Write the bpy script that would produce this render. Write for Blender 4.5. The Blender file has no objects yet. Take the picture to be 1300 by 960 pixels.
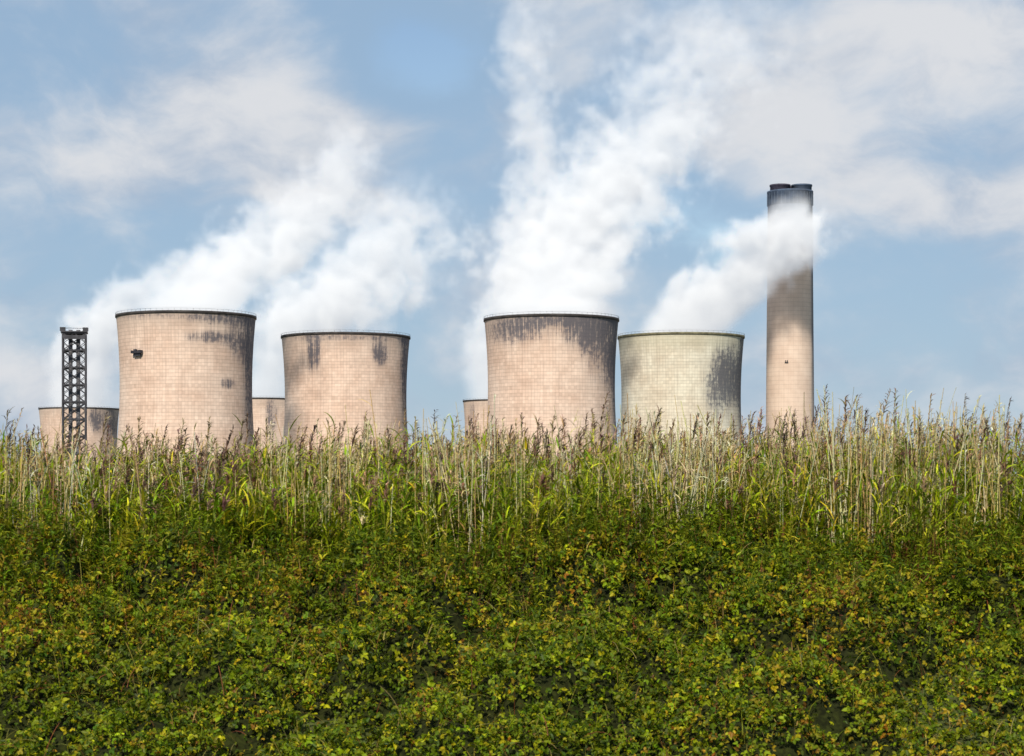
import bpy, math, numpy as np
from mathutils import Vector
rng = np.random.default_rng(7)
F = 2528.0; CX = 650.0; HY = 620.0
def wx(px, D): return (px-CX)/F*D
def wz(py, D): return (HY-py)/F*D
scene = bpy.context.scene
PLAIN = -35.0

# ------------------------------------------------------------------ helpers
class NT:
    def __init__(s, tree): s.t = tree
    def n(s, typ, **kw):
        nd = s.t.nodes.new(typ)
        for k, v in kw.items(): setattr(nd, k, v)
        return nd
    def link(s, a, b): s.t.links.new(a, b)
    def put(s, sock, v):
        if isinstance(v, bpy.types.NodeSocket): s.link(v, sock)
        else: sock.default_value = v
    def m(s, op, a, b=None, c=None, clamp=False):
        nd = s.n('ShaderNodeMath', operation=op, use_clamp=clamp)
        s.put(nd.inputs[0], a)
        if b is not None: s.put(nd.inputs[1], b)
        if c is not None: s.put(nd.inputs[2], c)
        return nd.outputs[0]
    def sm(s, v, a, b, lo=0.0, hi=1.0):
        nd = s.n('ShaderNodeMapRange', interpolation_type='SMOOTHSTEP')
        s.put(nd.inputs['Value'], v)
        nd.inputs['From Min'].default_value = a; nd.inputs['From Max'].default_value = b
        nd.inputs['To Min'].default_value = lo; nd.inputs['To Max'].default_value = hi
        return nd.outputs[0]
    def xyz(s, x, y, z):
        nd = s.n('ShaderNodeCombineXYZ')
        s.put(nd.inputs[0], x); s.put(nd.inputs[1], y); s.put(nd.inputs[2], z)
        return nd.outputs[0]
    def noise(s, vec, scale, detail=4, rough=0.55, dist=0.0):
        nd = s.n('ShaderNodeTexNoise')
        s.put(nd.inputs['Vector'], vec)
        nd.inputs['Scale'].default_value = scale; nd.inputs['Detail'].default_value = detail
        nd.inputs['Roughness'].default_value = rough; nd.inputs['Distortion'].default_value = dist
        return nd.outputs[0]
    def mixc(s, f, a, b, blend='MIX'):
        nd = s.n('ShaderNodeMix', data_type='RGBA', blend_type=blend)
        s.put(nd.inputs[0], f); s.put(nd.inputs[6], a); s.put(nd.inputs[7], b)
        return nd.outputs[2]

def new_mat(name):
    mt = bpy.data.materials.new(name); mt.use_nodes = True
    mt.node_tree.nodes.clear()
    return mt, NT(mt.node_tree)

def plain_mat(name, col, rough=0.8, var=0.25, scale=1.0, metal=0.0):
    mt, t = new_mat(name)
    tc = t.n('ShaderNodeTexCoord')
    nz = t.noise(tc.outputs['Object'], scale, 5, 0.6)
    c = t.mixc(t.sm(nz, 0.3, 0.7), (col[0]*(1-var), col[1]*(1-var), col[2]*(1-var), 1),
               (min(1, col[0]*(1+var)), min(1, col[1]*(1+var)), min(1, col[2]*(1+var)), 1))
    p = t.n('ShaderNodeBsdfPrincipled'); t.link(c, p.inputs['Base Color'])
    p.inputs['Roughness'].default_value = rough; p.inputs['Metallic'].default_value = metal
    p.inputs['Specular IOR Level'].default_value = .2
    o = t.n('ShaderNodeOutputMaterial'); t.link(p.outputs[0], o.inputs[0])
    return mt

def mesh_obj(name, verts, faces, mat=None, smooth=False, colors=None, parent=None, loc=(0, 0, 0)):
    me = bpy.data.meshes.new(name)
    verts = np.asarray(verts, dtype=np.float32)
    if isinstance(faces, np.ndarray):
        nf, k = faces.shape
        me.vertices.add(len(verts)); me.vertices.foreach_set('co', verts.ravel())
        me.loops.add(nf*k); me.loops.foreach_set('vertex_index', faces.astype(np.int32).ravel())
        me.polygons.add(nf); me.polygons.foreach_set('loop_start', np.arange(0, nf*k, k, dtype=np.int32))
        me.update(calc_edges=True)
    else:
        me.from_pydata([tuple(map(float, v)) for v in verts], [], faces)
    if colors is not None:
        a = me.attributes.new('col', 'FLOAT_COLOR', 'POINT')
        c4 = np.ones((len(verts), 4), dtype=np.float32); c4[:, :3] = colors
        a.data.foreach_set('color', c4.ravel())
    if smooth:
        me.polygons.foreach_set('use_smooth', np.ones(len(me.polygons), dtype=bool))
    me.validate(); me.update()
    if mat: me.materials.append(mat)
    ob = bpy.data.objects.new(name, me)
    scene.collection.objects.link(ob)
    ob.location = loc
    if parent: ob.parent = parent
    return ob

def empty(name, loc, label, category, group=None):
    e = bpy.data.objects.new(name, None); scene.collection.objects.link(e)
    e.location = loc; e['label'] = label; e['category'] = category
    if group: e['group'] = group
    return e

def lathe(profile, n, close=False):
    P = np.array(profile); k = len(P)
    a = np.linspace(0, 2*np.pi, n, endpoint=False)
    v = np.zeros((k, n, 3))
    v[:, :, 0] = P[:, 0][:, None]*np.sin(a)[None]; v[:, :, 1] = -P[:, 0][:, None]*np.cos(a)[None]
    v[:, :, 2] = P[:, 1][:, None]
    i = np.arange(n); j = (i+1) % n; fs = []
    rows = range(k if close else k-1)
    for r in rows:
        q = (r+1) % k
        fs.append(np.stack([r*n+i, r*n+j, q*n+j, q*n+i], 1))
    return v.reshape(-1, 3), np.concatenate(fs)

def beams(segs, n=6):
    V = []; Fq = []; b = 0
    for p0, p1, r in segs:
        p0 = np.array(p0, float); p1 = np.array(p1, float); d = p1-p0; d /= np.linalg.norm(d)
        h = np.array([0, 0, 1.]) if abs(d[2]) < .9 else np.array([1., 0, 0])
        u = np.cross(d, h); u /= np.linalg.norm(u); w = np.cross(d, u)
        for p in (p0, p1):
            for k in range(n):
                a = 2*math.pi*(k+.5)/n
                V.append(p+r*(math.cos(a)*u+math.sin(a)*w))
        for k in range(n):
            Fq.append((b+k, b+(k+1) % n, b+n+(k+1) % n, b+n+k))
        Fq.append(tuple(b+k for k in range(n))); Fq.append(tuple(b+n+k for k in range(n)))
        b += 2*n
    return V, Fq

def boxes(bx):
    V = []; Fq = []; b = 0
    for (cx, cy, cz, sx, sy, sz) in bx:
        for dz in (-1, 1):
            for dx, dy in ((-1, -1), (1, -1), (1, 1), (-1, 1)):
                V.append((cx+dx*sx/2, cy+dy*sy/2, cz+dz*sz/2))
        Fq += [(b, b+3, b+2, b+1), (b+4, b+5, b+6, b+7), (b, b+1, b+5, b+4), (b+1, b+2, b+6, b+5), (b+2, b+3, b+7, b+6), (b+3, b, b+4, b+7)]
        b += 8
    return V, Fq

# ------------------------------------------------------------------ sun / sky
SE = math.radians(40); SA = math.radians(14)
sv = Vector((-math.sin(SA)*math.cos(SE), -math.cos(SA)*math.cos(SE), math.sin(SE)))
sl = bpy.data.lights.new('sun', 'SUN'); sl.energy = 5.0; sl.angle = math.radians(0.5); sl.color = (1.0, 0.91, 0.76)
so = bpy.data.objects.new('sun', sl); scene.collection.objects.link(so)
so.rotation_euler = sv.to_track_quat('Z', 'Y').to_euler()

world = bpy.data.worlds.new('World'); scene.world = world; world.use_nodes = True
world.node_tree.nodes.clear(); t = NT(world.node_tree)
sky = t.n('ShaderNodeTexSky', sky_type='NISHITA'); sky.sun_disc = False
sky.sun_elevation = SE; sky.sun_rotation = math.pi+SA
sky.air_density = 1.0; sky.dust_density = 0.4; sky.ozone_density = 1.2
bg1 = t.n('ShaderNodeBackground'); t.link(sky.outputs[0], bg1.inputs[0]); bg1.inputs[1].default_value = 0.11
tc = t.n('ShaderNodeTexCoord'); sp = t.n('ShaderNodeSeparateXYZ'); t.link(tc.outputs['Generated'], sp.inputs[0])
X, Y, Z = sp.outputs
warp = t.noise(tc.outputs['Generated'], 12, 4, 0.5)
cv = t.xyz(t.m('MULTIPLY_ADD', warp, 0.06, X), Y, t.m('MULTIPLY', t.m('MULTIPLY_ADD', warp, 0.04, Z), 1.65))
n1 = t.noise(cv, 9.5, 9, 0.56, 0.1)
n2 = t.noise(cv, 3.6, 4, 0.5)
tot = t.m('ADD', t.m('MULTIPLY', n1, 0.95), t.m('MULTIPLY', n2, 0.4))
blobs = [(970, 110, 320, 95, .17), (1230, 130, 140, 85, .09), (270, 190, 190, 60, .17), (150, 20, 300, 50, -.02),
         (550, 85, 90, 50, -.46), (1250, 10, 120, 20, -.08), (60, 110, 70, 40, -.05),
         (200, 320, 260, 40, -.10), (1230, 350, 140, 40, -.05), (20, 480, 90, 50, .12), (1150, 270, 130, 40, .08), (1000, 420, 400, 60, .0), (480, 170, 140, 45, .06), (880, 300, 110, 60, -.12), (580, 300, 60, 110, -.07)]
for bx, by, rx, ry, w in blobs:
    dx = t.m('DIVIDE', t.m('SUBTRACT', X, (bx-CX)/F), rx/F)
    dz = t.m('DIVIDE', t.m('SUBTRACT', Z, (HY-by)/F), ry/F)
    r2 = t.m('ADD', t.m('MULTIPLY', dx, dx), t.m('MULTIPLY', dz, dz))
    g = t.m('EXPONENT', t.m('MULTIPLY', r2, -0.8))
    tot = t.m('MULTIPLY_ADD', g, w, tot)
haze = t.sm(tot, 0.30, 0.56)
mask = t.sm(tot, 0.56, 0.88)
bgh = t.n('ShaderNodeBackground'); bgh.inputs[0].default_value = (0.315, 0.455, 0.625, 1)
n3 = t.noise(cv, 14, 7, 0.57)
ccol = t.mixc(t.sm(t.m('ADD', t.m('MULTIPLY', n3, .8), t.m('MULTIPLY', tot, .45)), .56, .86), (0.39, 0.48, 0.61, 1), (0.74, 0.75, 0.775, 1))
bg2 = t.n('ShaderNodeBackground'); t.link(ccol, bg2.inputs[0]); bg2.inputs[1].default_value = 1.0
mxh = t.n('ShaderNodeMixShader'); t.link(t.m('MULTIPLY_ADD', haze, 0.78, 0.02), mxh.inputs[0]); t.link(bg1.outputs[0], mxh.inputs[1]); t.link(bgh.outputs[0], mxh.inputs[2])
mx = t.n('ShaderNodeMixShader'); t.link(t.m('MULTIPLY', mask, 0.94), mx.inputs[0]); t.link(mxh.outputs[0], mx.inputs[1]); t.link(bg2.outputs[0], mx.inputs[2])
wo = t.n('ShaderNodeOutputWorld'); t.link(mx.outputs[0], wo.inputs[0])

# ------------------------------------------------------------------ camera
cam = bpy.data.cameras.new('camera'); co = bpy.data.objects.new('camera', cam); scene.collection.objects.link(co)
co.location = (0, 0, 0); co.rotation_euler = (math.radians(90), 0, 0)
cam.sensor_width = 36; cam.lens = F*36/1300; cam.shift_y = (HY-480)/1300
cam.clip_start = 0.1; cam.clip_end = 40000
cam.dof.use_dof = True; cam.dof.focus_distance = 120; cam.dof.aperture_fstop = 5.0
scene.camera = co
scene.view_settings.view_transform = 'Standard'; scene.view_settings.look = 'None'; scene.view_settings.exposure = 0

# ------------------------------------------------------------------ ground
def ground_z(D):
    return np.interp(D, [-60, 0, 19, 21, 27.5, 37, 60, 420, 40000], [-3.8, -3.8, -4.2, -4.1, -1.5, -0.85, -2.5, PLAIN, PLAIN])
ys = np.concatenate([np.linspace(-60, 15, 8), np.linspace(16, 40, 40), np.linspace(44, 420, 30), np.geomspace(450, 25000, 30)])
xs = np.concatenate([-np.geomspace(25000, 30, 25), np.linspace(-25, 25, 60), np.geomspace(30, 25000, 25)])
gx, gy = np.meshgrid(xs, ys); gz = ground_z(gy)
gv = np.stack([gx, gy, gz], -1).reshape(-1, 3)
nx = len(xs); ny = len(ys)
ii, jj = np.meshgrid(np.arange(nx-1), np.arange(ny-1)); a = (jj*nx+ii).ravel()
gf = np.stack([a, a+1, a+nx+1, a+nx], 1)
mt, t = new_mat('grassland'); tc = t.n('ShaderNodeTexCoord')
g1 = t.noise(tc.outputs['Object'], 0.01, 6, .6); g2 = t.noise(tc.outputs['Object'], 6, 5, .6)
c = t.mixc(g1, (0.05, 0.07, 0.02, 1), (0.11, 0.12, 0.045, 1))
c = t.mixc(t.sm(g2, .35, .65), t.mixc(0.6, c, (0.02, 0.02, 0.01, 1)), c)
p = t.n('ShaderNodeBsdfDiffuse'); t.link(c, p.inputs[0]); o = t.n('ShaderNodeOutputMaterial'); t.link(p.outputs[0], o.inputs[0])
ground = mesh_obj('ground', gv, gf, mt, smooth=True); ground['kind'] = 'structure'; ground['label'] = 'grassy bank falling away to a flat plain'; ground['category'] = 'ground'

# ------------------------------------------------------------------ cooling towers
def tower_mat(name, base, rimtint, panels, stain_shade_c=(0.065, 0.072, 0.10)):
    mt, t = new_mat(name)
    tc = t.n('ShaderNodeTexCoord'); sp = t.n('ShaderNodeSeparateXYZ'); t.link(tc.outputs['Object'], sp.inputs[0])
    x, y, z = sp.outputs
    ang = t.m('ARCTAN2', x, t.m('MULTIPLY', y, -1))
    u = t.m('MULTIPLY', ang, panels/(2*math.pi)); w = t.m('DIVIDE', z, 1.6)
    fu = t.m('FRACT', u); fw = t.m('FRACT', w)
    wn = t.n('ShaderNodeTexWhiteNoise', noise_dimensions='3D')
    t.link(t.xyz(t.m('FLOOR', u), t.m('FLOOR', w), 3.0), wn.inputs['Vector'])
    wr = t.n('ShaderNodeTexWhiteNoise', noise_dimensions='3D')
    t.link(t.xyz(1.0, t.m('FLOOR', w), 7.0), wr.inputs['Vector'])
    mot = t.noise(tc.outputs['Object'], 0.05, 6, 0.62)
    spk = t.noise(tc.outputs['Object'], 0.55, 4, 0.7)
    strk = t.noise(t.xyz(t.m('MULTIPLY', ang, 26), 0.0, t.m('MULTIPLY', z, 0.035)), 1.0, 6, 0.6)
    fine = t.noise(t.xyz(t.m('MULTIPLY', ang, 110), 0.0, t.m('MULTIPLY', z, 0.08)), 1.0, 4, 0.7)
    b = base
    col = t.mixc(t.sm(mot, .3, .7), (b[0]*.85, b[1]*.80, b[2]*.78, 1), (min(1, b[0]*1.06), min(1, b[1]*1.09), min(1, b[2]*1.12), 1))
    col = t.mixc(t.sm(strk, .47, .75, 0, .42), col, (b[0]*.64, b[1]*.61, b[2]*.63, 1))
    col = t.mixc(t.sm(strk, .5, .2, 0, .4), col, (min(1, b[0]*1.18), min(1, b[1]*1.26), min(1, b[2]*1.34), 1))
    col = t.mixc(t.sm(t.m('ADD', z, t.m('MULTIPLY', mot, 30)), 95, 45, 0, .4), col, (min(1, b[0]*1.15), min(1, b[1]*1.1), min(1, b[2]*1.02), 1))
    tint = t.m('ADD', t.m('MULTIPLY_ADD', wn.outputs[0], 0.16, 0.94), t.m('MULTIPLY_ADD', wr.outputs[0], 0.12, -0.05))
    tint = t.m('MULTIPLY', tint, t.m('MULTIPLY_ADD', spk, .36, .83))
    lines = t.m('MULTIPLY', t.sm(t.m('ABSOLUTE', t.m('SUBTRACT', fu, .5)), .36, .5, 1, .88), t.sm(t.m('ABSOLUTE', t.m('SUBTRACT', fw, .5)), .34, .5, 1, .76))
    tl = t.m('MULTIPLY', tint, lines)
    hs = t.n('ShaderNodeHueSaturation'); t.link(tl, hs.inputs['Value']); t.link(col, hs.inputs['Color']); col = hs.outputs[0]
    top = t.m('MULTIPLY', t.sm(t.m('ADD', z, t.m('MULTIPLY', strk, 14)), 107, 121), 0.5)
    col = t.mixc(top, col, (*rimtint, 1))
    at = t.n('ShaderNodeAttribute', attribute_name='col')
    s2 = t.n('ShaderNodeSeparateColor'); t.link(at.outputs['Color'], s2.inputs[0])
    brk = t.m('ADD', t.m('MULTIPLY_ADD', fine, 3.4, t.m('MULTIPLY', strk, 1.7)), t.m('MULTIPLY_ADD', spk, 1.8, -2.5))
    brk = t.m('MULTIPLY', brk, t.m('MULTIPLY_ADD', wn.outputs[0], .5, .75))
    st = t.m('MULTIPLY', s2.outputs[0], brk)
    col = t.mixc(t.sm(st, .15, 1.05, 0, .87), col, (*stain_shade_c, 1))  # one dark colour for real stains and the painted right-edge shade
    p = t.n('ShaderNodeBsdfPrincipled'); t.link(col, p.inputs['Base Color']); p.inputs['Roughness'].default_value = 0.95
    p.inputs['Specular IOR Level'].default_value = 0.1
    o = t.n('ShaderNodeOutputMaterial'); t.link(p.outputs[0], o.inputs[0])
    return mt
PINK = (0.66, 0.505, 0.415)
GREYPINK = (0.42, 0.34, 0.295)
PALE = (0.62, 0.575, 0.475)
m_pink = tower_mat('weathered_pink_concrete', PINK, GREYPINK, 132)
m_pale = tower_mat('weathered_pale_concrete', PALE, (0.44, 0.415, 0.30), 132)
m_rim = plain_mat('dark_rim_concrete', (0.05, 0.045, 0.045), var=.4, scale=.3)
m_rimg = plain_mat('mossy_rim_concrete', (0.15, 0.14, 0.09), var=.4, scale=.3)
m_steel = plain_mat('dark_steel', (0.04, 0.04, 0.05), .6, .3)
GRP = 'cooling towers of the power station'
def tower(px, wpx, ytop, D, mat, rim, stains, label):
    cx = wx(px, D); ztop = wz(ytop, D); H = ztop-PLAIN; R = wpx/2/F*D-.3
    zt = H*0.72; c = H*0.82
    r0 = R/math.sqrt(1+((H-zt)/c)**2)
    e = empty('cooling_tower', (cx, D, PLAIN), label, 'cooling tower', GRP)
    zz = np.linspace(0, H, 110)
    prof = [(r0*math.sqrt(1+((z-zt)/c)**2), z) for z in zz]
    k = len(prof); n = 256
    inner = [(r-0.9, z) for r, z in prof[::-1][::8]]
    v, f = lathe(prof+inner, n, close=True)
    ph = np.arctan2(v[:, 0], -v[:, 1]); s = np.zeros(len(v))
    vis = (np.cos(ph) > -0.2) & (np.arange(len(v)) < k*n)
    vpx = px+np.sin(ph)*np.hypot(v[:, 0], v[:, 1])*F/D; vpy = HY-(v[:, 2]+PLAIN)*F/D
    for (sx, sy, sw, sh, w) in stains:
        s += vis*w*np.exp(-((vpx-sx)/sw)**2-((vpy-sy)/sh)**2)  # real stains, plus tall right-edge strips that paint in side shade
    colr = np.zeros((len(v), 3)); colr[:, 0] = np.clip(s, 0, 1.5)
    mesh_obj('shell', v, f, mat, True, colr, e)
    rp = [(R+0.04, H-1.1), (R+0.35, H-0.95), (R+0.35, H+0.15), (R-1.3, H+0.15), (R-1.3, H-1.1)]
    v, f = lathe(rp, n, close=True)
    mesh_obj('rim', v, f, rim, False, None, e)
    segs = []; N = 72; h = 1.0
    for i in range(N):
        a0 = 2*math.pi*i/N; a1 = 2*math.pi*(i+1)/N; q = R+0.2
        p0 = (q*math.sin(a0), -q*math.cos(a0)); p1 = (q*math.sin(a1), -q*math.cos(a1))
        segs.append(((p0[0], p0[1], H+.1), (p0[0], p0[1], H+.1+h), .06))
        segs.append(((p0[0], p0[1], H+.1+h), (p1[0], p1[1], H+.1+h), .06))
    v, f = beams(segs, 4); mesh_obj('railing', v, f, m_steel, parent=e)
    return e, cx, D, R
t1 = tower(236.5, 177, 402, 916, m_pink, m_rim, [(278, 434, 30, 8, 1.0), (308, 438, 12, 26, .8), (321, 480, 7, 90, 1.2), (200, 408, 60, 5, .6), (290, 410, 40, 8, .9), (297, 490, 8, 7, 1.1)],
           'broad pinkish concrete cooling tower with steam rising from its top')
t2 = tower(439, 164, 428, 1040, m_pink, m_rim, [(401, 455, 4, 20, 1.5), (410, 452, 4, 18, 1.5), (487, 453, 9, 15, 1.4), (516, 465, 6, 80, 1.2), (440, 434, 80, 5, .7)],
           'pinkish concrete cooling tower with two dark stains below its rim')
t3 = tower(700, 172, 406, 933, m_pink, m_rim, [(655, 428, 40, 16, .95), (700, 413, 70, 8, .9), (742, 427, 26, 20, 1.45), (774, 440, 11, 50, 1.4), (783, 490, 6, 90, 1.4), (752, 460, 20, 40, .5)],
           'pinkish concrete cooling tower heavily blackened around its rim')
t4 = tower(864.5, 161, 428, 1040, m_pale, m_rimg, [(922, 480, 20, 36, 1.5), (940, 480, 6, 80, 1.5), (900, 500, 18, 40, .7)],
           'pale greenish concrete cooling tower with dark patch down one side')
t5 = tower(100.5, 101, 519, 1977, m_pink, m_rim, [(130, 535, 8, 16, 1.3), (145, 535, 6, 30, .9)], 'distant pinkish cooling tower partly behind a lattice mast')
t6 = tower(336, 95, 507, 1767, m_pink, m_rim, [(350, 530, 8, 30, .9)], 'distant cooling tower seen in the gap between two nearer ones')
t7 = tower(635, 95, 509, 1799, m_pink, m_rim, [(600, 525, 6, 16, .6)], 'distant cooling tower mostly hidden behind a nearer one')
def cradle(tw, px, py):
    e, cx, D, R = tw
    x = wx(px, D)-cx; rr = R*0.965; y = -math.sqrt(rr*rr-x*x)-1.0; z = wz(py, D)-PLAIN
    b = [(0, 0, 0, 6.0, 1.6, .3), (0, -.75, .9, 6.0, .12, .15), (-2.9, 0, .6, .15, 1.6, 1.2), (2.9, 0, .6, .15, 1.6, 1.2), (0, -.75, .45, 6.0, .1, .3), (-1, .1, .9, 1.6, .9, 1.6), (1.6, .1, .7, 1.2, .8, 1.2), (0, 0.3, -.8, 4.2, .8, 1.2)]
    v, f = boxes(b); ob = mesh_obj('work_cradle', v, f, m_steel, parent=e, loc=(x, y, z)); ob.rotation_euler = (0, 0, math.atan2(x, -y))
cradle(t1, 187, 453)

# ------------------------------------------------------------------ chimney
D = 1064.0; ch = empty('chimney', (wx(1003, D), D, PLAIN), 'tall tapering concrete power station chimney with dark top, wreathed in steam', 'chimney')
zt = wz(244, D)-PLAIN
mt, t = new_mat('chimney_concrete'); tc = t.n('ShaderNodeTexCoord'); sp = t.n('ShaderNodeSeparateXYZ'); t.link(tc.outputs['Object'], sp.inputs[0]); x, y, z = sp.outputs
ang = t.m('ARCTAN2', x, t.m('MULTIPLY', y, -1))
strk = t.noise(t.xyz(t.m('MULTIPLY', ang, 14), 0.0, t.m('MULTIPLY', z, .03)), 1, 6, .65)
mot = t.noise(tc.outputs['Object'], .12, 6, .65)
col = t.mixc(t.sm(mot, .3, .7), (0.59, 0.455, 0.375, 1), (0.69, 0.55, 0.46, 1))
col = t.mixc(t.sm(strk, .5, .75, 0, .35), col, (0.38, 0.31, 0.27, 1))
fz = t.m('FRACT', t.m('DIVIDE', z, 2.3)); fu = t.m('FRACT', t.m('MULTIPLY', ang, 30/(2*math.pi)))
ln = t.m('MULTIPLY', t.sm(fz, 0, .18, .80, 1), t.sm(fu, 0, .12, .88, 1))
hs = t.n('ShaderNodeHueSaturation'); t.link(ln, hs.inputs['Value']); t.link(col, hs.inputs['Color']); col = hs.outputs[0]
DK = (0.095, 0.13, 0.19, 1)
zz = t.m('ADD', z, t.m('MULTIPLY', strk, 50)); zz = t.m('ADD', zz, t.m('MULTIPLY', t.m('SINE', ang), 22))
zz = t.m('ADD', zz, t.m('MULTIPLY', mot, 20))
col = t.mixc(t.sm(zz, 200, 220, 0, .9), col, DK)
col = t.mixc(t.sm(t.m('ADD', z, t.m('MULTIPLY', mot, 16)), 170, 186, 0, .92), col, DK)
edge = t.m('MULTIPLY', t.sm(ang, .85, 1.15), t.sm(t.m('ADD', strk, t.m('MULTIPLY', z, .002)), .48, .74))
col = t.mixc(t.m('MULTIPLY', edge, .85), col, (0.10, 0.115, 0.15, 1))
p = t.n('ShaderNodeBsdfPrincipled'); t.link(col, p.inputs['Base Color']); p.inputs['Roughness'].default_value = .95; p.inputs['Specular IOR Level'].default_value = .1
o = t.n('ShaderNodeOutputMaterial'); t.link(p.outputs[0], o.inputs[0])
v, f = lathe([(13.4-1.6*q, zt*q) for q in np.linspace(0, 1, 60)]+[(11.2, zt), (11.2, zt-6)], 128); mesh_obj('shaft', v, f, mt, True, parent=ch)
m_dark = plain_mat('dark_painted_band', (0.065, 0.09, 0.14), var=.3, scale=.25)
zc = wz(262, D)-PLAIN
v, f = lathe([(11.95, zc), (12.1, zc+.2), (12.1, zt-.8), (12.25, zt-.7), (12.25, zt+.2), (11.3, zt+.2), (11.3, zt-1)], 96); mesh_obj('cap_band', v, f, m_dark, parent=ch)
segs = []
for i in range(36):
    a = 2*math.pi*i/36; segs.append(((12.15*math.sin(a), -12.15*math.cos(a), zc+.2), (12.15*math.sin(a), -12.15*math.cos(a), zt-.9), .13))
v, f = beams(segs, 5); mesh_obj('cap_ribs', v, f, plain_mat('cap_rib_grey', (0.10, 0.13, 0.18)), parent=ch)
m_fl = plain_mat('dark_flue', (0.055, 0.05, 0.075), var=.4)
for i, (fx, fy) in enumerate(((-5.75, -3.2), (5.75, -3.2), (0, 5.9))):
    v, f = lathe([(5.3, zt-5), (5.3, zt+2.4), (5.6, zt+2.5), (5.6, zt+3.3), (4.8, zt+3.3), (4.8, zt-5)], 48)
    o_ = mesh_obj('flue', v, f, m_fl if i != 1 else m_dark, False, parent=ch, loc=(fx, fy, 0))
zp = wz(462, D)-PLAIN; r = 13.4-1.6*zp/zt
bx = [(0, 0, 0, 1.8, .7, .25), (0, -.3, .8, 1.8, .08, .12), (-.5, 0, .6, .4, .4, .9), (.5, .1, .6, .4, .4, 1.1)]
v, f = boxes(bx); a = math.asin(-.28)
ob = mesh_obj('access_platform', v, f, m_steel, parent=ch, loc=(r*math.sin(a)*1.02, -r*math.cos(a)*1.02, zp)); ob.rotation_euler = (0, 0, a)

# ------------------------------------------------------------------ lattice mast
D = 790.0; W = 4.4; zt = wz(424, D)-PLAIN
ms = empty('lattice_mast', (wx(94.5, D), D, PLAIN), 'dark steel lattice tower enclosing narrow flues', 'steel tower')
ms.rotation_euler = (0, 0, math.radians(11))
m_l = plain_mat('lattice_steel', (0.055, 0.055, 0.065), .6, .4, .4)
for sx in (-1, 1):
    for sy in (-1, 1):
        v, f = beams([((sx*W, sy*W, 0), (sx*W, sy*W, zt), .42)], 8); mesh_obj('leg', v, f, m_l, parent=ms)
segs = []; step = 6.8; zz = zt; lev = []
while zz > 0: lev.append(zz); zz -= step
cs = [(-W, -W), (W, -W), (W, W), (-W, W)]
for i, z in enumerate(lev):
    for k in range(4):
        a0 = cs[k]; a1 = cs[(k+1) % 4]; md_ = ((a0[0]+a1[0])/2, (a0[1]+a1[1])/2)
        segs.append(((*a0, z), (*a1, z), .34))
        if i+1 < len(lev):
            z2 = lev[i+1]
            segs.append(((*a0, z), (*a1, z2), .20)); segs.append(((*a1, z), (*a0, z2), .20))
            zm = (z+z2)/2
            segs.append(((*a0, zm), (*md_, z), .13)); segs.append(((*a1, zm), (*md_, z), .13))
            segs.append(((*a0, zm), (*md_, z2), .13)); segs.append(((*a1, zm), (*md_, z2), .13))
v, f = beams(segs, 5); mesh_obj('bracing', v, f, m_l, parent=ms)
m_fg = plain_mat('flue_steel', (0.10, 0.10, 0.11), .5, .3, .3)
for fx in (-1.5, 1.5):
    v, f = lathe([(.8, 0), (.8, zt+1.6), (.7, zt+1.6), (.7, zt-4)], 24); mesh_obj('flue', v, f, m_fg, True, parent=ms, loc=(fx, 0, 0))
for z in lev:
    for q in ((0, -W+.9, z+.3, 2*W-1.4, 1.4, .25), (0, W-.9, z+.3, 2*W-1.4, 1.4, .25)):
        v, f = boxes([q]); mesh_obj('walkway', v, f, m_l, parent=ms)
v, f = boxes([(0, 0, zt+.55, 2*W+1.6, 2*W+1.6, .45), (-W, -W, zt+1.5, 2.2, 1, 1.5), (W, -W, zt+1.5, 2.2, 1, 1.5), (0, -W-.4, zt+1.9, 2*W+1, .15, .2), (0, -W-.4, zt-1.6, 2*W, .3, 1.6)])
mesh_obj('platform', v, f, m_l, parent=ms)

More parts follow.
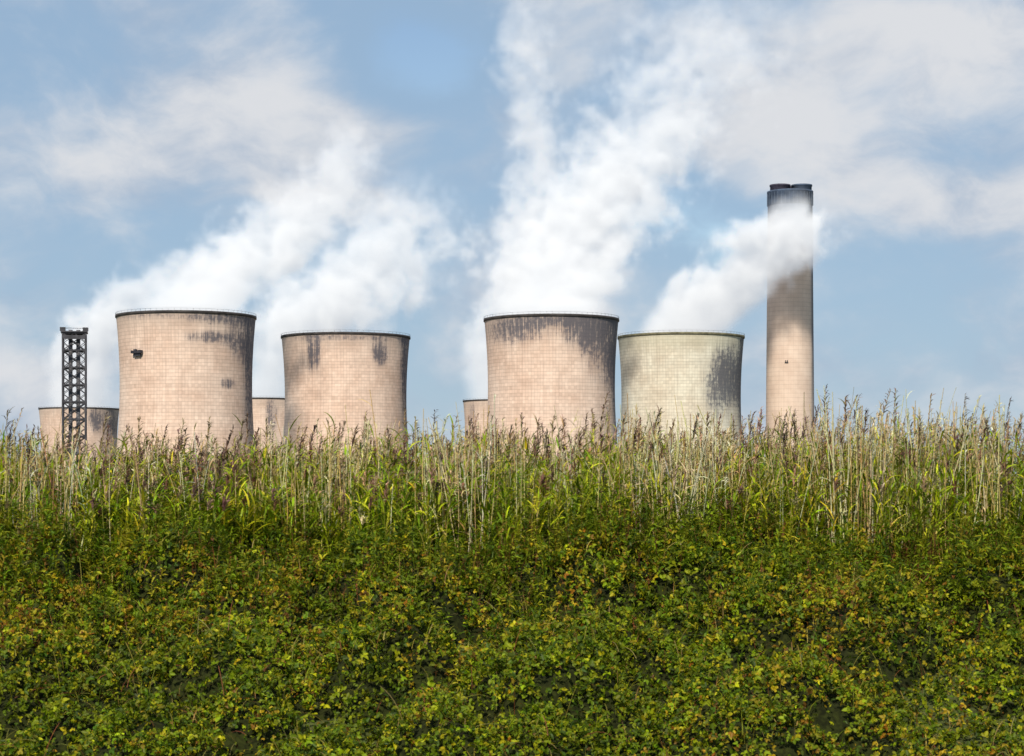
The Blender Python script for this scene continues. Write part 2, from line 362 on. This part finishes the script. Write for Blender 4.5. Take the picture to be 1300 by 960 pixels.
# ------------------------------------------------------------------ steam
def steam_mat(name, dens, emi):
    mt, t = new_mat(name)
    at = t.n('ShaderNodeAttribute', attribute_name='density')
    d = t.m('MULTIPLY', at.outputs['Fac'], dens)
    pv = t.n('ShaderNodeVolumePrincipled')
    pv.inputs['Color'].default_value = (0.98, 0.98, 0.98, 1)
    t.link(d, pv.inputs['Density']); pv.inputs['Density Attribute'].default_value = ''
    pv.inputs['Anisotropy'].default_value = -0.2
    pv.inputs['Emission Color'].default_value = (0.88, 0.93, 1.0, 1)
    t.link(t.m('MULTIPLY', d, emi), pv.inputs['Emission Strength'])  # added glow brightens the steam in place of multiple scattering
    o = t.n('ShaderNodeOutputMaterial'); t.link(pv.outputs[0], o.inputs['Volume'])
    return mt
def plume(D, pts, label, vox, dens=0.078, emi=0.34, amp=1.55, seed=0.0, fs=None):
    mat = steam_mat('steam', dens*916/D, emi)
    px0, py0 = pts[0][0], pts[0][1]
    org = (wx(px0, D), D, wz(py0, D))
    P = []
    for p in pts:
        De = D+p[4]
        P.append(((HY-p[1])/F*De-org[2], (p[0]-CX)/F*De-org[0], p[2]/F*De, p[3], p[4]))
    zs = [p[0] for p in P]; z0, z1 = zs[0]-5, zs[-1]
    tr = bpy.data.node_groups.new('steam_field', 'GeometryNodeTree')
    tr.interface.new_socket(name='Geometry', in_out='INPUT', socket_type='NodeSocketGeometry')
    tr.interface.new_socket(name='Geometry', in_out='OUTPUT', socket_type='NodeSocketGeometry')
    t = NT(tr)
    pos = t.n('GeometryNodeInputPosition'); sp = t.n('ShaderNodeSeparateXYZ'); t.link(pos.outputs[0], sp.inputs[0])
    x, y, z = sp.outputs
    zn = t.m('DIVIDE', t.m('SUBTRACT', z, z0), z1-z0, clamp=True)
    def curve(vals):
        lo, hi = min(vals)-1e-3, max(vals)+1e-3
        fc = t.n('ShaderNodeFloatCurve'); cm = fc.mapping; cv = cm.curves[0]
        pp = [((a-z0)/(z1-z0), (b-lo)/(hi-lo)) for a, b in zip(zs, vals)]
        pp = [(0.0, pp[0][1])]+pp
        cv.points[0].location = pp[0]; cv.points[1].location = pp[-1]
        for q in pp[1:-1]: cv.points.new(*q)
        cm.update(); t.link(zn, fc.inputs['Value'])
        return t.m('MULTIPLY_ADD', fc.outputs[0], hi-lo, lo)
    cx = curve([p[1] for p in P]); rr = curve([p[2] for p in P]); dd = curve([p[3] for p in P]); cy = curve([p[4] for p in P])
    sc = (fs or 1.0)*916/D/18.0
    pv = t.xyz(t.m('ADD', x, seed), y, z)
    w = t.n('ShaderNodeTexNoise'); t.link(pv, w.inputs['Vector']); w.inputs['Scale'].default_value = sc*.6; w.inputs['Detail'].default_value = 3
    wv = t.n('ShaderNodeVectorMath', operation='MULTIPLY_ADD'); t.link(w.outputs['Color'], wv.inputs[0]); wv.inputs[1].default_value = (1.4/sc,)*3; t.link(pv, wv.inputs[2])
    n1 = t.noise(wv.outputs[0], sc, 8, .68)
    vo = t.n('ShaderNodeTexVoronoi', feature='SMOOTH_F1'); t.link(wv.outputs[0], vo.inputs['Vector']); vo.inputs['Scale'].default_value = sc*1.6
    vo.inputs['Smoothness'].default_value = .35
    bil = t.m('SUBTRACT', .55, vo.outputs['Distance'])
    nn = t.m('ADD', t.m('MULTIPLY', t.m('SUBTRACT', n1, .5), 3.0), t.m('MULTIPLY', bil, .6))
    dx = t.m('DIVIDE', t.m('SUBTRACT', x, cx), rr); dy = t.m('DIVIDE', t.m('SUBTRACT', y, cy), rr)
    q = t.m('SQRT', t.m('ADD', t.m('MULTIPLY', dx, dx), t.m('MULTIPLY', dy, dy)))
    hr = t.m('DIVIDE', z, 45*D/916)
    A = t.m('MULTIPLY', t.sm(hr, 0.0, 1.0, .12, 1.0), amp)
    s = t.m('ADD', t.m('SUBTRACT', 1.0, q), t.m('MULTIPLY', nn, A))
    s = t.m('ADD', s, t.m('MULTIPLY', t.m('SUBTRACT', dd, 1.0), .5))
    soft = t.m('MULTIPLY', t.m('POWER', t.sm(s, -0.03, .82), 1.2), dd)
    den = t.m('MULTIPLY', soft, t.sm(hr, .2, 1.6, 1.3, .85))
    den = t.m('MULTIPLY', den, t.sm(zn, 1.0, .78))
    den = t.m('MULTIPLY', den, t.sm(z, -5.0, 1.0))
    xmin = min(p[1]-p[2]*1.5 for p in P); xmax = max(p[1]+p[2]*1.5 for p in P)
    ymin = min(p[4]-p[2]*1.25 for p in P); ymax = max(p[4]+p[2]*1.25 for p in P)
    vc = t.n('GeometryNodeVolumeCube'); t.link(den, vc.inputs['Density'])
    vc.inputs['Min'].default_value = (xmin, ymin, z0); vc.inputs['Max'].default_value = (xmax, ymax, z1)
    for nm, L in zip(('Resolution X', 'Resolution Y', 'Resolution Z'), (xmax-xmin, ymax-ymin, z1-z0)):
        vc.inputs[nm].default_value = max(8, int(L/vox))
    sm_ = t.n('GeometryNodeSetMaterial'); sm_.inputs['Material'].default_value = mat
    t.link(vc.outputs[0], sm_.inputs['Geometry'])
    gi = t.n('NodeGroupInput')
    go = t.n('NodeGroupOutput'); t.link(sm_.outputs[0], go.inputs[0])
    me = bpy.data.volumes.new('steam_plume'); me.materials.append(mat)
    ob = bpy.data.objects.new('steam_plume', me); scene.collection.objects.link(ob); ob.location = org
    md = ob.modifiers.new('steam', 'NODES'); md.node_group = tr
    ob['label'] = label; ob['category'] = 'steam'; ob['group'] = 'steam plumes above the cooling towers'
    return ob
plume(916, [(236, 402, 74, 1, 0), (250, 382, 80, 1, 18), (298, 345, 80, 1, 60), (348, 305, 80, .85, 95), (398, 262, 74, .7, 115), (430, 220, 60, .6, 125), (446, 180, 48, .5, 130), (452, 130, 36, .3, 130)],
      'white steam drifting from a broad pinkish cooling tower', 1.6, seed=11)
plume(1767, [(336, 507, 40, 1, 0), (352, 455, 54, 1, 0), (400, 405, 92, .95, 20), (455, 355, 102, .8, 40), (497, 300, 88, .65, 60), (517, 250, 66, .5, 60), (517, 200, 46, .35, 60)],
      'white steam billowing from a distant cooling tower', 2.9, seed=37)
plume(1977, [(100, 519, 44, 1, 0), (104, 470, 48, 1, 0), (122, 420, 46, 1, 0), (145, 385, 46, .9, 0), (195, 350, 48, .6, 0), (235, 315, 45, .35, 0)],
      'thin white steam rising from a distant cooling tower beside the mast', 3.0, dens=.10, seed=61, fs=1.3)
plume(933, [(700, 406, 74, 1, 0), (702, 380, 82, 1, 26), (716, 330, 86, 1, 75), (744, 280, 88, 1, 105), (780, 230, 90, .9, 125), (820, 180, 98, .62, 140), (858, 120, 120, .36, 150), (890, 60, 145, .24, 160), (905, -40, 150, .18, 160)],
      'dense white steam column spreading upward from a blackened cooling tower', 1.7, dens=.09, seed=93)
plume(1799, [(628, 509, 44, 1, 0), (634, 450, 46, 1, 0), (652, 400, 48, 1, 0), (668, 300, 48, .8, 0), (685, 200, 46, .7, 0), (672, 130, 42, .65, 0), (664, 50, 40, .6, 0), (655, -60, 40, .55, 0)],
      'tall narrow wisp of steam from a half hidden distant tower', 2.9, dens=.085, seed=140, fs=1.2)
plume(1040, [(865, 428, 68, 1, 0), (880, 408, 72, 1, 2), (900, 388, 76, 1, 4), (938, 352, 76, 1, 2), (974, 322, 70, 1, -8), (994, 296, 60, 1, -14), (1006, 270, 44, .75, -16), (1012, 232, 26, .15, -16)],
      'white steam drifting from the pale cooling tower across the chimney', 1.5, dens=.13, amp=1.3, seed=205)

# ------------------------------------------------------------------ vegetation
def leaf_mat(name, transl=0.35, rough=0.6, ns=45):
    mt, t = new_mat(name)
    at = t.n('ShaderNodeAttribute', attribute_name='col')
    tc = t.n('ShaderNodeTexCoord'); nz = t.noise(tc.outputs['Object'], ns, 3, .6)
    c = t.mixc(t.sm(nz, .3, .6), t.mixc(.3, at.outputs['Color'], (0.03, 0.035, 0.004, 1)), at.outputs['Color'])
    p = t.n('ShaderNodeBsdfPrincipled'); t.link(c, p.inputs['Base Color']); p.inputs['Roughness'].default_value = rough
    p.inputs['Specular IOR Level'].default_value = .2
    tb = t.n('ShaderNodeBsdfTranslucent'); t.link(c, tb.inputs[0])
    mx = t.n('ShaderNodeMixShader'); mx.inputs[0].default_value = transl
    t.link(p.outputs[0], mx.inputs[1]); t.link(tb.outputs[0], mx.inputs[2])
    o = t.n('ShaderNodeOutputMaterial'); t.link(mx.outputs[0], o.inputs[0])
    return mt
def unit(v): return v/np.maximum(np.linalg.norm(v, axis=-1, keepdims=True), 1e-9)
class Acc:
    def __init__(s): s.v = []; s.f = []; s.c = []; s.n = 0
    def add(s, v, f, c):
        s.v.append(v); s.f.append(f+s.n); s.c.append(c); s.n += len(v)
    def out(s, name, mat, smooth=False):
        return mesh_obj(name, np.concatenate(s.v), np.concatenate(s.f), mat, smooth, np.concatenate(s.c))
def blades(acc, base, az, th0, droop, L, w, col, k=4, tipcol=None, prof=None):
    n = len(base)
    tt = np.linspace(0, 1, k+1)
    th = th0[:, None]-droop[:, None]*tt[None, :]
    ds = (L/k)[:, None]
    hh = np.concatenate([np.zeros((n, 1)), np.cumsum(np.cos(th[:, :-1])*ds, 1)], 1)
    vv = np.concatenate([np.zeros((n, 1)), np.cumsum(np.sin(th[:, :-1])*ds, 1)], 1)
    c = np.stack([base[:, 0:1]+hh*np.cos(az)[:, None], base[:, 1:2]+hh*np.sin(az)[:, None], base[:, 2:3]+vv], -1)
    tw = rng.uniform(-.6, .6, n)
    side = np.stack([-np.sin(az)*np.cos(tw), np.cos(az)*np.cos(tw), np.sin(tw)], -1)
    pr = prof if prof is not None else np.interp(tt, [0, .25, .6, 1], [.6, 1, .8, .06])
    off = side[:, None, :]*(w[:, None]*pr[None])[:, :, None]*.5
    V = np.stack([c-off, c+off], 2).reshape(n, -1, 3)
    m = 2*(k+1)
    j = np.arange(k); fq = np.stack([2*j, 2*j+1, 2*j+3, 2*j+2], 1)
    Fc = (np.arange(n)[:, None, None]*m+fq[None]).reshape(-1, 4)
    C = np.repeat(col[:, None, :], m, 1)
    if tipcol is not None:
        wgt = np.repeat(tt**2, 2)[None, :, None]; C = C*(1-wgt)+tipcol[:, None, :]*wgt
    acc.add(V.reshape(-1, 3), Fc, C.reshape(-1, 3))
def stems(acc, base, H, lean_az, lean, curve, r, col, k=5, tipcol=None):
    n = len(base); tt = np.linspace(0, 1, k+1)
    def pt(tv):
        h = (lean[:, None]*tv+curve[:, None]*tv**2)*H[:, None]
        return np.stack([base[:, 0:1]+h*np.cos(lean_az)[:, None], base[:, 1:2]+h*np.sin(lean_az)[:, None], base[:, 2:3]+H[:, None]*tv], -1)
    c = pt(np.repeat(tt[None], n, 0))
    a = np.arange(3)*2*np.pi/3
    ring = np.stack([np.cos(a), np.sin(a), np.zeros(3)], -1)
    rad = r[:, None]*np.interp(tt, [0, 1], [1, .5])[None]
    V = c[:, :, None, :]+ring[None, None]*rad[:, :, None, None]
    m = 3*(k+1); fq = []
    for j in range(k):
        for q in range(3): fq.append((j*3+q, j*3+(q+1) % 3, (j+1)*3+(q+1) % 3, (j+1)*3+q))
    Fc = (np.arange(n)[:, None, None]*m+np.array(fq)[None]).reshape(-1, 4)
    C = np.repeat(col[:, None, :], m, 1)
    if tipcol is not None:
        wgt = np.repeat(tt, 3)[None, :, None]; C = C*(1-wgt)+tipcol[:, None, :]*wgt
    acc.add(V.reshape(-1, 3), Fc, C.reshape(-1, 3))
    return pt
def pick(palette, wts, n):
    P = np.array(palette); i = rng.choice(len(P), n, p=np.array(wts)/sum(wts))
    return np.clip(P[i]*(1+rng.normal(0, .2, (n, 1)))*(1+rng.normal(0, .08, (n, 3))), .004, .8)
def vnoise(x, y, s, seed):
    r_ = np.random.default_rng(seed).uniform(0, 1, (64, 64))
    u = x*s+31.7; v = y*s+11.3; i = np.floor(u).astype(int); j = np.floor(v).astype(int); fu = u-i; fv = v-j
    fu = fu*fu*(3-2*fu); fv = fv*fv*(3-2*fv); i0 = i % 64; i1 = (i+1) % 64; j0 = j % 64; j1 = (j+1) % 64
    return (r_[i0, j0]*(1-fu)+r_[i1, j0]*fu)*(1-fv)+(r_[i0, j1]*(1-fu)+r_[i1, j1]*fu)*fv

# --- bramble thicket (a hedge face rising to the reeds)
GXs = np.arange(-13, 13.01, .06); GYs = np.arange(19, 31.01, .06)
GG = np.meshgrid(GXs, GYs); H1 = np.zeros(GG[0].shape)
def addb(nb, rl, rh, hl, hh):
    global H1
    L_ = np.zeros(GG[0].shape)
    for bx_, by_, br, bh in zip(rng.uniform(-13, 13, nb), rng.uniform(19.5, 30, nb), rng.uniform(rl, rh, nb), rng.uniform(hl, hh, nb)):
        i0 = max(0, int((bx_-br+13)/.06)); i1 = int((bx_+br+13)/.06)+2; j0 = max(0, int((by_-br-19)/.06)); j1 = max(1, int((by_+br-19)/.06)+2)
        gx_ = GG[0][j0:j1, i0:i1]; gy_ = GG[1][j0:j1, i0:i1]
        d2 = ((gx_-bx_)**2+(gy_-by_)**2)/br**2
        L_[j0:j1, i0:i1] = np.maximum(L_[j0:j1, i0:i1], bh*np.sqrt(np.clip(1-d2, 0, 1)))
    H1 += L_
addb(230, .5, 1.0, .2, .8)
addb(1700, .12, .36, .10, .38)
def canopy(x, y):
    i = np.clip(((x+13)/.06).astype(int), 0, len(GXs)-1); j = np.clip(((y-19)/.06).astype(int), 0, len(GYs)-1)
    b = np.interp(y, [19, 21, 22, 27.4, 29, 31], [-4.3, -4.0, -3.7, -1.45, -1.1, -1.0])
    return b+H1[j, i]*np.interp(y, [27, 29.5], [1, .6])
acc = Acc()
def leaves(nL, smin, smax, y0, y1, depth):
    lx = rng.uniform(-12.5, 12.5, nL); ly = rng.uniform(y0, y1, nL)
    k_ = np.abs(lx) < ly*.257*1.0+1.8; lx, ly = lx[k_], ly[k_]; nL = len(lx)
    dep = rng.exponential(depth, nL)
    lz = canopy(lx, ly)-dep+.04
    a1 = vnoise(lx, ly, .55, 1); a2 = vnoise(lx, ly, 1.6, 2); a3 = vnoise(lx, ly, 4.5, 3)
    green = pick([(0.115, 0.165, 0.003), (0.19, 0.235, 0.005), (0.05, 0.088, 0.003), (0.35, 0.345, 0.008)], [4, 3.0, 2.6, 1.3], nL)
    green *= (.55+.5*a2+.5*a3)[:, None]
    autm = pick([(0.46, 0.36, 0.012), (0.28, 0.12, 0.010), (0.16, 0.08, 0.012), (0.32, 0.25, 0.012), (0.40, 0.30, 0.015)], [2.2, 1.0, 2.2, 3, 2], nL)
    tot_ = a1*.35+a2*.4+a3*.25
    pa = np.clip((tot_-.46)*2.2+.12*(lx > 2.5), .02, .75)
    isA = rng.uniform(0, 1, nL) < pa
    lc = np.where(isA[:, None], autm*(.6+.5*a3)[:, None], green)
    nrm = unit(np.stack([rng.normal(-.1, .8, nL), rng.normal(-.5, .7, nL), rng.normal(.7, .6, nL)], -1))
    rv = unit(rng.normal(0, 1, (nL, 3))+np.array([0, -.3, -.3])); fw = unit(rv-nrm*np.sum(rv*nrm, 1, keepdims=True)); sd = np.cross(nrm, fw)
    S = rng.uniform(smin, smax, nL)*np.where(isA, .85, 1)
    tmpl = np.array([(0, 0, 0), (.34, .32, .10), (.72, .25, .04), (1, 0, -.22), (.72, -.25, .04), (.34, -.32, .10)])
    base = np.stack([lx, ly, lz], -1)
    for kx, (rot, sc) in enumerate(((0, 1.0), (1.15, .8), (-1.15, .8))):
        f2 = unit(fw*math.cos(rot)+sd*math.sin(rot)+rng.normal(0, .25, (nL, 3)))
        n2_ = unit(nrm+rng.normal(0, .35, (nL, 3))); s2 = unit(np.cross(n2_, f2))
        T = tmpl[None]*(S*sc)[:, None, None]
        V = base[:, None, :]+f2[:, None]*T[:, :, 0:1]+s2[:, None]*T[:, :, 1:2]+n2_[:, None]*T[:, :, 2:3]
        Fc = (np.arange(nL)[:, None, None]*6+np.array([(0, 1, 2, 3), (0, 3, 4, 5)])[None]).reshape(-1, 4)
        acc.add(V.reshape(-1, 3), Fc, np.repeat(lc*(1+rng.normal(0, .14, (nL, 1))), 6, 0).clip(.003, .8))
leaves(120000, .038, .085, 20.4, 30.2, .10)
leaves(45000, .02, .042, 20.4, 30.2, .05)
nc = 5200; cx_ = rng.uniform(-11, 11, nc); cy_ = rng.uniform(20.5, 29.5, nc)
blades(acc, np.stack([cx_, cy_, canopy(cx_, cy_)-.10], -1), rng.uniform(0, 6.28, nc), rng.uniform(.4, 1.5, nc), rng.uniform(.4, 2.4, nc), rng.uniform(.15, .6, nc), rng.uniform(.004, .010, nc),
       pick([(0.22, 0.07, 0.03), (0.22, 0.19, 0.03), (0.34, 0.26, 0.09)], [2, 3, 1.5], nc), k=6, prof=np.ones(7))
nc = 9000; cx_ = rng.uniform(-11, 11, nc); cy_ = 29.8-np.abs(rng.normal(0, 4, nc)).clip(0, 9)
blades(acc, np.stack([cx_, cy_, canopy(cx_, cy_)-.10], -1), rng.uniform(0, 6.28, nc), rng.uniform(.8, 1.5, nc), rng.uniform(.3, 1.8, nc), rng.uniform(.15, .42, nc), rng.uniform(.006, .013, nc),
       pick([(0.24, 0.27, 0.012), (0.42, 0.33, 0.07), (0.13, 0.18, 0.01), (0.28, 0.15, 0.05)], [3, 1.2, 3, 1.2], nc), k=4)
m_leaf = leaf_mat('bramble_leaf', .32, .5)
br = acc.out('bramble_thicket', m_leaf); br['kind'] = 'stuff'; br['label'] = 'dense green bramble thicket with yellow and rusty autumn leaves'; br['category'] = 'brambles'
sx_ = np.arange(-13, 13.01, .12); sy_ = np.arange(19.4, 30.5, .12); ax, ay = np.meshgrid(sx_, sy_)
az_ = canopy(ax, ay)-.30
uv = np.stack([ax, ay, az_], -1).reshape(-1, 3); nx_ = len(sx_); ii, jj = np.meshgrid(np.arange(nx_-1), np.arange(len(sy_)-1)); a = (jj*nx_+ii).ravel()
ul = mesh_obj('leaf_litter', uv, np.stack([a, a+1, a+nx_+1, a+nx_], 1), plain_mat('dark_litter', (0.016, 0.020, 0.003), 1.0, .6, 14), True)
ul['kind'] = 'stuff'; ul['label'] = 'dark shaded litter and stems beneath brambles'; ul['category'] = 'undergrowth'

# --- weeds in front of and among the reeds
acc = Acc(); nw = 11500
wx_ = rng.uniform(-11.5, 11.5, nw); wy_ = 31.0-np.abs(rng.normal(0, 2.5, nw)).clip(0, 8)
cl = vnoise(wx_, wy_, .9, 9)*1.1+vnoise(wx_, wy_, 2.5, 10)*.5
Hh = rng.uniform(.25, .85, nw)*(.30+.75*cl)*np.interp(wy_, [23, 27, 29.5, 31], [.35, .8, 1.2, 1.25])
bz = np.where(wy_ < 29.8, canopy(wx_, wy_)-.1, -.9)
bs = np.stack([wx_, wy_, bz], -1)
kind = rng.uniform(0, 1, nw)*.75+.5*vnoise(wx_, wy_, 1.3, 12)-.12
wc = np.where((kind < .22)[:, None], pick([(0.28, 0.11, 0.035), (0.20, 0.085, 0.035)], [1, 1], nw), pick([(0.12, 0.18, 0.005), (0.21, 0.26, 0.008), (0.40, 0.36, 0.02), (0.06, 0.11, 0.005)], [3, 3, 1.3, 2], nw))
pt = stems(acc, bs, Hh, rng.uniform(0, 6.28, nw), rng.uniform(0, .2, nw), rng.uniform(0, .2, nw), np.full(nw, .004), wc*.8, k=3)
for j in range(15):
    tv = rng.uniform(.15, 1, nw); b = pt(tv[:, None])[:, 0]
    blades(acc, b, rng.uniform(0, 6.28, nw), rng.uniform(-.3, 1.1, nw), rng.uniform(.3, 1.2, nw), np.where(kind < .22, rng.uniform(.02, .05, nw), rng.uniform(.06, .15, nw)), np.where(kind < .22, rng.uniform(.012, .02, nw), rng.uniform(.016, .036, nw)),
           wc*(1+rng.normal(0, .15, (nw, 1))), k=2, prof=np.array([.4, 1, .1]))
wd = acc.out('weeds', leaf_mat('weed_leaf', .35)); wd['kind'] = 'stuff'; wd['label'] = 'tangled green weeds and rusty dock at foot of reeds'; wd['category'] = 'weeds'

# --- reed bed
acc = Acc()
def hmod(px): return np.interp(px, [-300, 0, 100, 200, 320, 480, 560, 700, 820, 900, 1000, 1100, 1200, 1300, 1600], [.0, .0, -.08, .02, -.02, .06, .11, .11, .18, .10, .13, .31, .33, .22, .2])
def place(n, y0=28.4, y1=37, pw=1.0):
    x = rng.uniform(-12.5, 12.5, n); y = y0+(y1-y0)*rng.uniform(0, 1, n)**pw
    z = np.interp(y, [27, 29, 37], [-1.0, -.9, -.8]); return x, y, z
def wave(x, y): return .42*(vnoise(x, y, .8, 21)-.5)+.32*(vnoise(x, y, 2.2, 22)-.5)
ng = 5600; x, y, z = place(ng, pw=1.15); px = CX+x/y*F
Hg = (rng.normal(1.30, .18, ng)+hmod(px)*.85+wave(x, y)).clip(.7, 2.3); Hg *= np.interp(y, [28.4, 30.5], [.62, 1])
gcol = pick([(0.19, 0.285, 0.004), (0.32, 0.39, 0.006), (0.095, 0.17, 0.004), (0.50, 0.48, 0.02)], [3.4, 3.2, 2.0, 1.4], ng)
laz = rng.normal(.2, 1.3, ng); bs = np.stack([x, y, z], -1)
pt = stems(acc, bs, Hg, laz, rng.uniform(0, .10, ng), rng.uniform(0, .14, ng), rng.uniform(.0035, .006, ng), gcol*1.1, k=4, tipcol=pick([(0.46, 0.38, 0.10)], [1], ng))
for j in range(8):
    tv = np.clip((j+rng.uniform(.3, 1.4, ng))/9+.02, 0, .97); b = pt(tv[:, None])[:, 0]
    L = rng.uniform(.24, .52, ng)*(1-.25*tv)
    cc = gcol*(1+rng.normal(0, .18, (ng, 1)))
    if j < 3: dead = rng.uniform(0, 1, ng) < .15; cc = np.where(dead[:, None], pick([(0.56, 0.42, 0.11), (0.36, 0.24, 0.07)], [1, 1], ng), cc)
    blades(acc, b, rng.normal(0, 1.0, ng)+np.where(rng.uniform(0, 1, ng) < .4, math.pi, 0), rng.uniform(.7, 1.38, ng), rng.uniform(.4, 1.8, ng), L, rng.uniform(.019, .040, ng), cc.clip(.004, .8), k=4,
           tipcol=(cc*1.2+np.array([.05, .04, 0])).clip(.004, .8))
def panicles(sel, pt, H, pal, wts, ns=22, Lmul=1.0):
    m = len(sel)
    daz = rng.normal(0.1, .6, m)
    C = pick(pal, wts, m)
    for j in range(ns):
        tv = np.ones(len(H))*(.82+.18*j/ns); b = pt(tv[:, None])[:, 0][sel]
        blades(acc, b+rng.normal(0, .005, (m, 3)), daz+rng.normal(0, 1.0, m), rng.uniform(.5, 1.5, m), rng.uniform(.4, 2.0, m), rng.uniform(.08, .19, m)*Lmul*(1.15-.5*j/ns), rng.uniform(.013, .026, m), (C*(1+rng.normal(0, .2, (m, 1)))).clip(.004, .8), k=2, prof=np.array([.5, 1, .3]))
prob = .15+.35*np.exp(-((px-230)/110)**2)+.35*np.exp(-((px-530)/70)**2)+.10*(px > 650)
panicles(np.nonzero(rng.uniform(0, 1, ng) < prob)[0], pt, Hg, [(0.24, 0.12, 0.09), (0.34, 0.20, 0.14), (0.17, 0.09, 0.085), (0.54, 0.40, 0.25)], [3, 2, 2, 2.2])
nt_ = 700; x, y, z = place(nt_); px = CX+x/y*F; Ht = (rng.normal(1.68, .21, nt_)+hmod(px)+wave(x, y)*.5).clip(.9, 2.5)
tc_ = pick([(0.34, 0.31, 0.06), (0.60, 0.48, 0.20)], [1, 1.8], nt_)
pt = stems(acc, np.stack([x, y, z], -1), Ht, rng.normal(.1, 1.2, nt_), rng.uniform(0, .12, nt_), rng.uniform(0, .15, nt_), np.full(nt_, .006), tc_, k=5)
for j in range(3):
    tv = rng.uniform(.6, .95, nt_); blades(acc, pt(tv[:, None])[:, 0], rng.uniform(0, 6.28, nt_), rng.uniform(.8, 1.3, nt_), rng.uniform(.5, 1.6, nt_), rng.uniform(.15, .3, nt_), rng.uniform(.012, .02, nt_), tc_*.8)
panicles(np.arange(nt_)[rng.uniform(0, 1, nt_) < .8], pt, Ht, [(0.18, 0.11, 0.09), (0.34, 0.22, 0.16), (0.13, 0.085, 0.085), (.54, .43, .28)], [3, 2, 1.5, 2], Lmul=.85)
nd = 8600; x, y, z = place(nd, y0=28.6, pw=1.3); px = CX+x/y*F
dens = .12+.6*np.exp(-((px-50)/60)**2)+.45*np.exp(-((px-440)/50)**2)+.7*np.exp(-((px-590)/40)**2)+.7*np.exp(-((px-860)/110)**2)+.75*np.exp(-((px-1130)/120)**2)+.20*(px > 560)
cm_ = vnoise(px*.02, y, 1.0, 31)*.6+vnoise(px*.05, y*.7, 1.0, 32)*.4
dens *= np.clip((cm_-.36)*5, .06, 1.6)
keep = rng.uniform(0, 1, nd) < dens; x, y, z, px = x[keep], y[keep], z[keep], px[keep]; nd = len(x)
Hd = (rng.normal(1.38, .26, nd)+hmod(px)*1.1+wave(x, y)).clip(.5, 2.4)
scol = pick([(0.80, 0.65, 0.30), (0.66, 0.50, 0.20), (0.80, 0.73, 0.46), (0.42, 0.27, 0.10)], [3, 2, 3.0, .6], nd)
bs = np.stack([x, y, z], -1)
pt = stems(acc, bs, Hd, rng.uniform(0, 6.28, nd), np.abs(rng.normal(0, .12, nd)), rng.normal(0, .10, nd), rng.uniform(.006, .015, nd), scol, k=4)
for j in range(3):
    tv = rng.uniform(.2, .95, nd); b = pt(tv[:, None])[:, 0]
    blades(acc, b, rng.uniform(0, 6.28, nd), rng.uniform(.3, 1.3, nd), rng.uniform(.5, 2.2, nd), rng.uniform(.08, .30, nd), rng.uniform(.012, .024, nd), (scol*rng.uniform(.75, 1.1, (nd, 1))).clip(.01, .8), k=3)
panicles(np.nonzero(rng.uniform(0, 1, nd) < .28)[0], pt, Hd, [(0.66, 0.54, 0.34), (0.46, 0.33, 0.21), (0.22, 0.14, 0.11)], [3, 2, 1.5], ns=12, Lmul=.75)
rb = acc.out('reed_bed', leaf_mat('reed', .22, .5)); rb['kind'] = 'stuff'; rb['label'] = 'tall green reeds with straw stems and feathery brown plumes'; rb['category'] = 'reeds'
print('VERTS reeds', len(rb.data.vertices), 'bramble', len(br.data.vertices), 'straw', nd)
